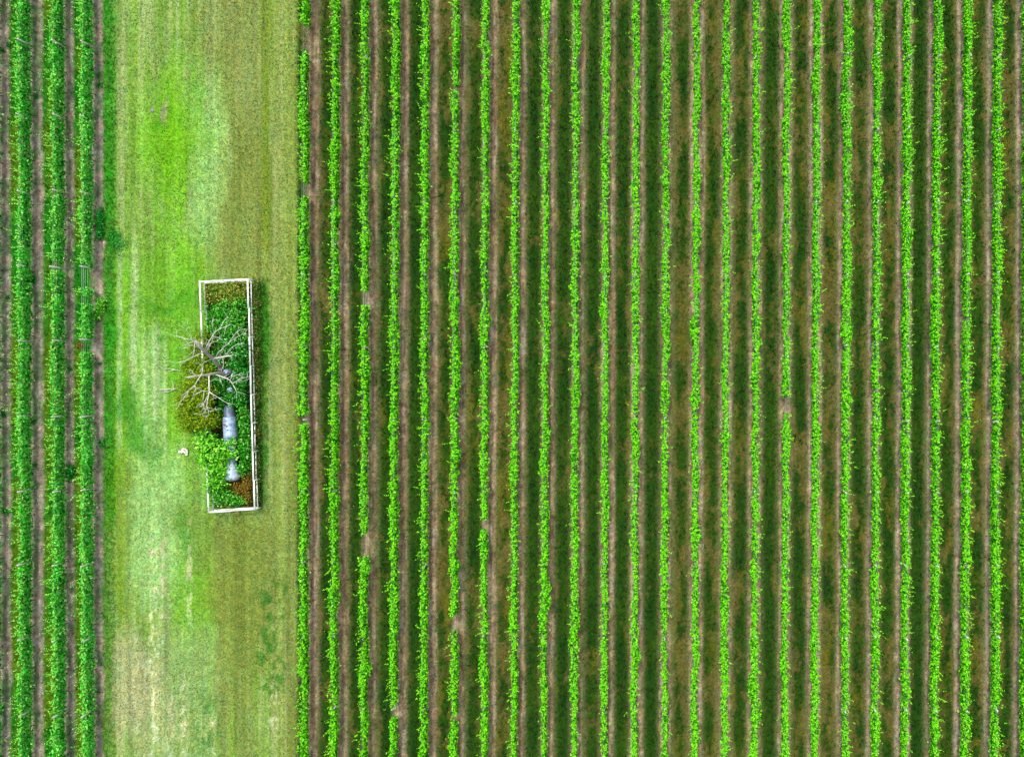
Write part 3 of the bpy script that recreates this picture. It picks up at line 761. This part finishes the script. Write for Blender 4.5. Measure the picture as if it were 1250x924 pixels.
WEED = [lin(14, 136, 24, .7), lin(34, 160, 44, .7), lin(8, 110, 30, .65), lin(100, 200, 100, .7)]
shrub('weed_clump', 'round dark green weed clump on the grass beside the left vine rows', [(143, 297, .08, .85, .95, .16), (138, 288, .08, .6, .6, .14)], WEED, (3, 4, 1, 1), .09, 85, 'weed', None, 1.0)
shrub('weed_clump', 'long dark green weed clump on soil left of the round weed', [(122, 268, .25, .35, 1.3, .3), (121, 284, .25, .3, .8, .3)], WEED, (4, 2, 3, .5), .11, 110, 'weed', None, .8)
shrub('weed_clump', 'curly bright green weed by the bare posts beside the mown grass', [(123, 372, .35, .4, .8, .35), (118, 384, .25, .35, .6, .25)], PAG, (2, 3, 1, 3, 1), .12, 80, 'weed', None, .8)
shrub('weed_clump', 'largest dark green weed on the bare soil right of the middle left vine row', [(84.5, 577, .2, .45, .75, .3)], WEED, (3, 2, 4, .3), .12, 110, 'weed', None, .8)
shrub('weed_clump', 'dry reddish brown weed between the two vine rows left of the grass', [(97, 421, .12, .35, .3, .2)], RUS, (3, 2, 2, 1), .1, 110, 'weed', None, .8)
# small weeds scattered on the left soil strips: one built, the rest copies
first = shrub('weed', 'small dark green weed on the bare soil of the left vine rows', [(86, 450, .06, .2, .25, .10)], WEED, (4, 2, 3, .4), .09, 200, 'weed', 'small weeds on the left soil', .8)
for j in range(32):
    c = [7, 44, 84, 119][int(rng.integers(4))] + rng.normal(0, 3.2); y = rng.uniform(4, 920)
    o = first.copy(); C.objects.link(o)
    o.location = P(c, y, 0); k = .5 + 1.0 * rng.random() ** 1.5; o.scale = (k, k * (.8 + rng.random()), k); o.rotation_euler = (0, 0, rng.random() * 6.28)
    for ch in list(first.children):
        d_ = ch.copy(); C.objects.link(d_); d_.parent = o
# a scrap of white plastic by the vine row
g_ = Geo(); n_ = 8; V = []; q = []
for a in range(n_):
    t = a / (n_ - 1) * 2.4; V += [(.13 * math.cos(t), -.05, .13 * math.sin(t)), (.13 * math.cos(t), .07, .13 * math.sin(t) + .02), (.12 * math.cos(t), -.05, .12 * math.sin(t)), (.12 * math.cos(t), .07, .12 * math.sin(t) + .02)]
for a in range(n_ - 1):
    i0 = a * 4; q += [(i0, i0 + 1, i0 + 5, i0 + 4), (i0 + 2, i0 + 6, i0 + 7, i0 + 3), (i0, i0 + 4, i0 + 6, i0 + 2), (i0 + 1, i0 + 3, i0 + 7, i0 + 5)]
q += [(0, 2, 3, 1), (4 * n_ - 4, 4 * n_ - 3, 4 * n_ - 1, 4 * n_ - 2)]
g_.add(V, q); tag(g_.build('plastic_scrap', solid('white_plastic', (.8, .82, .85), (.9, .9, .92), 3, .4), None, True, loc=P(78.5, 316, .05)), 'tiny curled scrap of white plastic on the soil between left vine rows', 'scrap')

# ------------------------------------------------------------------ light, sky, camera
SUN_EL, SUN_AZ = 62.0, -14.0      # azimuth clockwise from +Y (top of the photograph): the light runs nearly along the rows
sc = bpy.context.scene
w = bpy.data.worlds.new('World'); sc.world = w; w.use_nodes = True
nt = w.node_tree; bg = nt.nodes.get('Background') or nt.nodes.new('ShaderNodeBackground')
sky = nt.nodes.new('ShaderNodeTexSky'); sky.sky_type = 'NISHITA'; sky.sun_disc = False
sky.sun_elevation = R(SUN_EL); sky.sun_rotation = R(SUN_AZ); sky.dust_density = 4.0; sky.air_density = 1.0
hs = nt.nodes.new('ShaderNodeHueSaturation'); hs.inputs['Saturation'].default_value = .3   # thin bright cloud: paler than a clear sky
nt.links.new(sky.outputs[0], hs.inputs['Color']); nt.links.new(hs.outputs[0], bg.inputs['Color']); bg.inputs['Strength'].default_value = .15
L = bpy.data.lights.new('sun', 'SUN'); L.energy = 1.5; L.angle = R(10); L.color = (1, .95, .86)
so = bpy.data.objects.new('sun', L); C.objects.link(so); so.location = (-20, 10, 60)
so.rotation_euler = (R(90 - SUN_EL), 0, -R(SUN_AZ) + math.pi)
cam = bpy.data.cameras.new('camera'); co = bpy.data.objects.new('camera', cam); C.objects.link(co)
co.location = (CX, 0, H); co.rotation_euler = (0, 0, 0)
cam.sensor_width = 36; cam.sensor_fit = 'HORIZONTAL'; cam.lens = FP / 1250 * 36; cam.shift_x = (625 - NX) / 1250
cam.clip_end = 2000
sc.camera = co
vs = sc.view_settings
vs.view_transform = 'Standard'; vs.look = 'None'; vs.gamma = 1; vs.use_curve_mapping = False; vs.exposure = .95
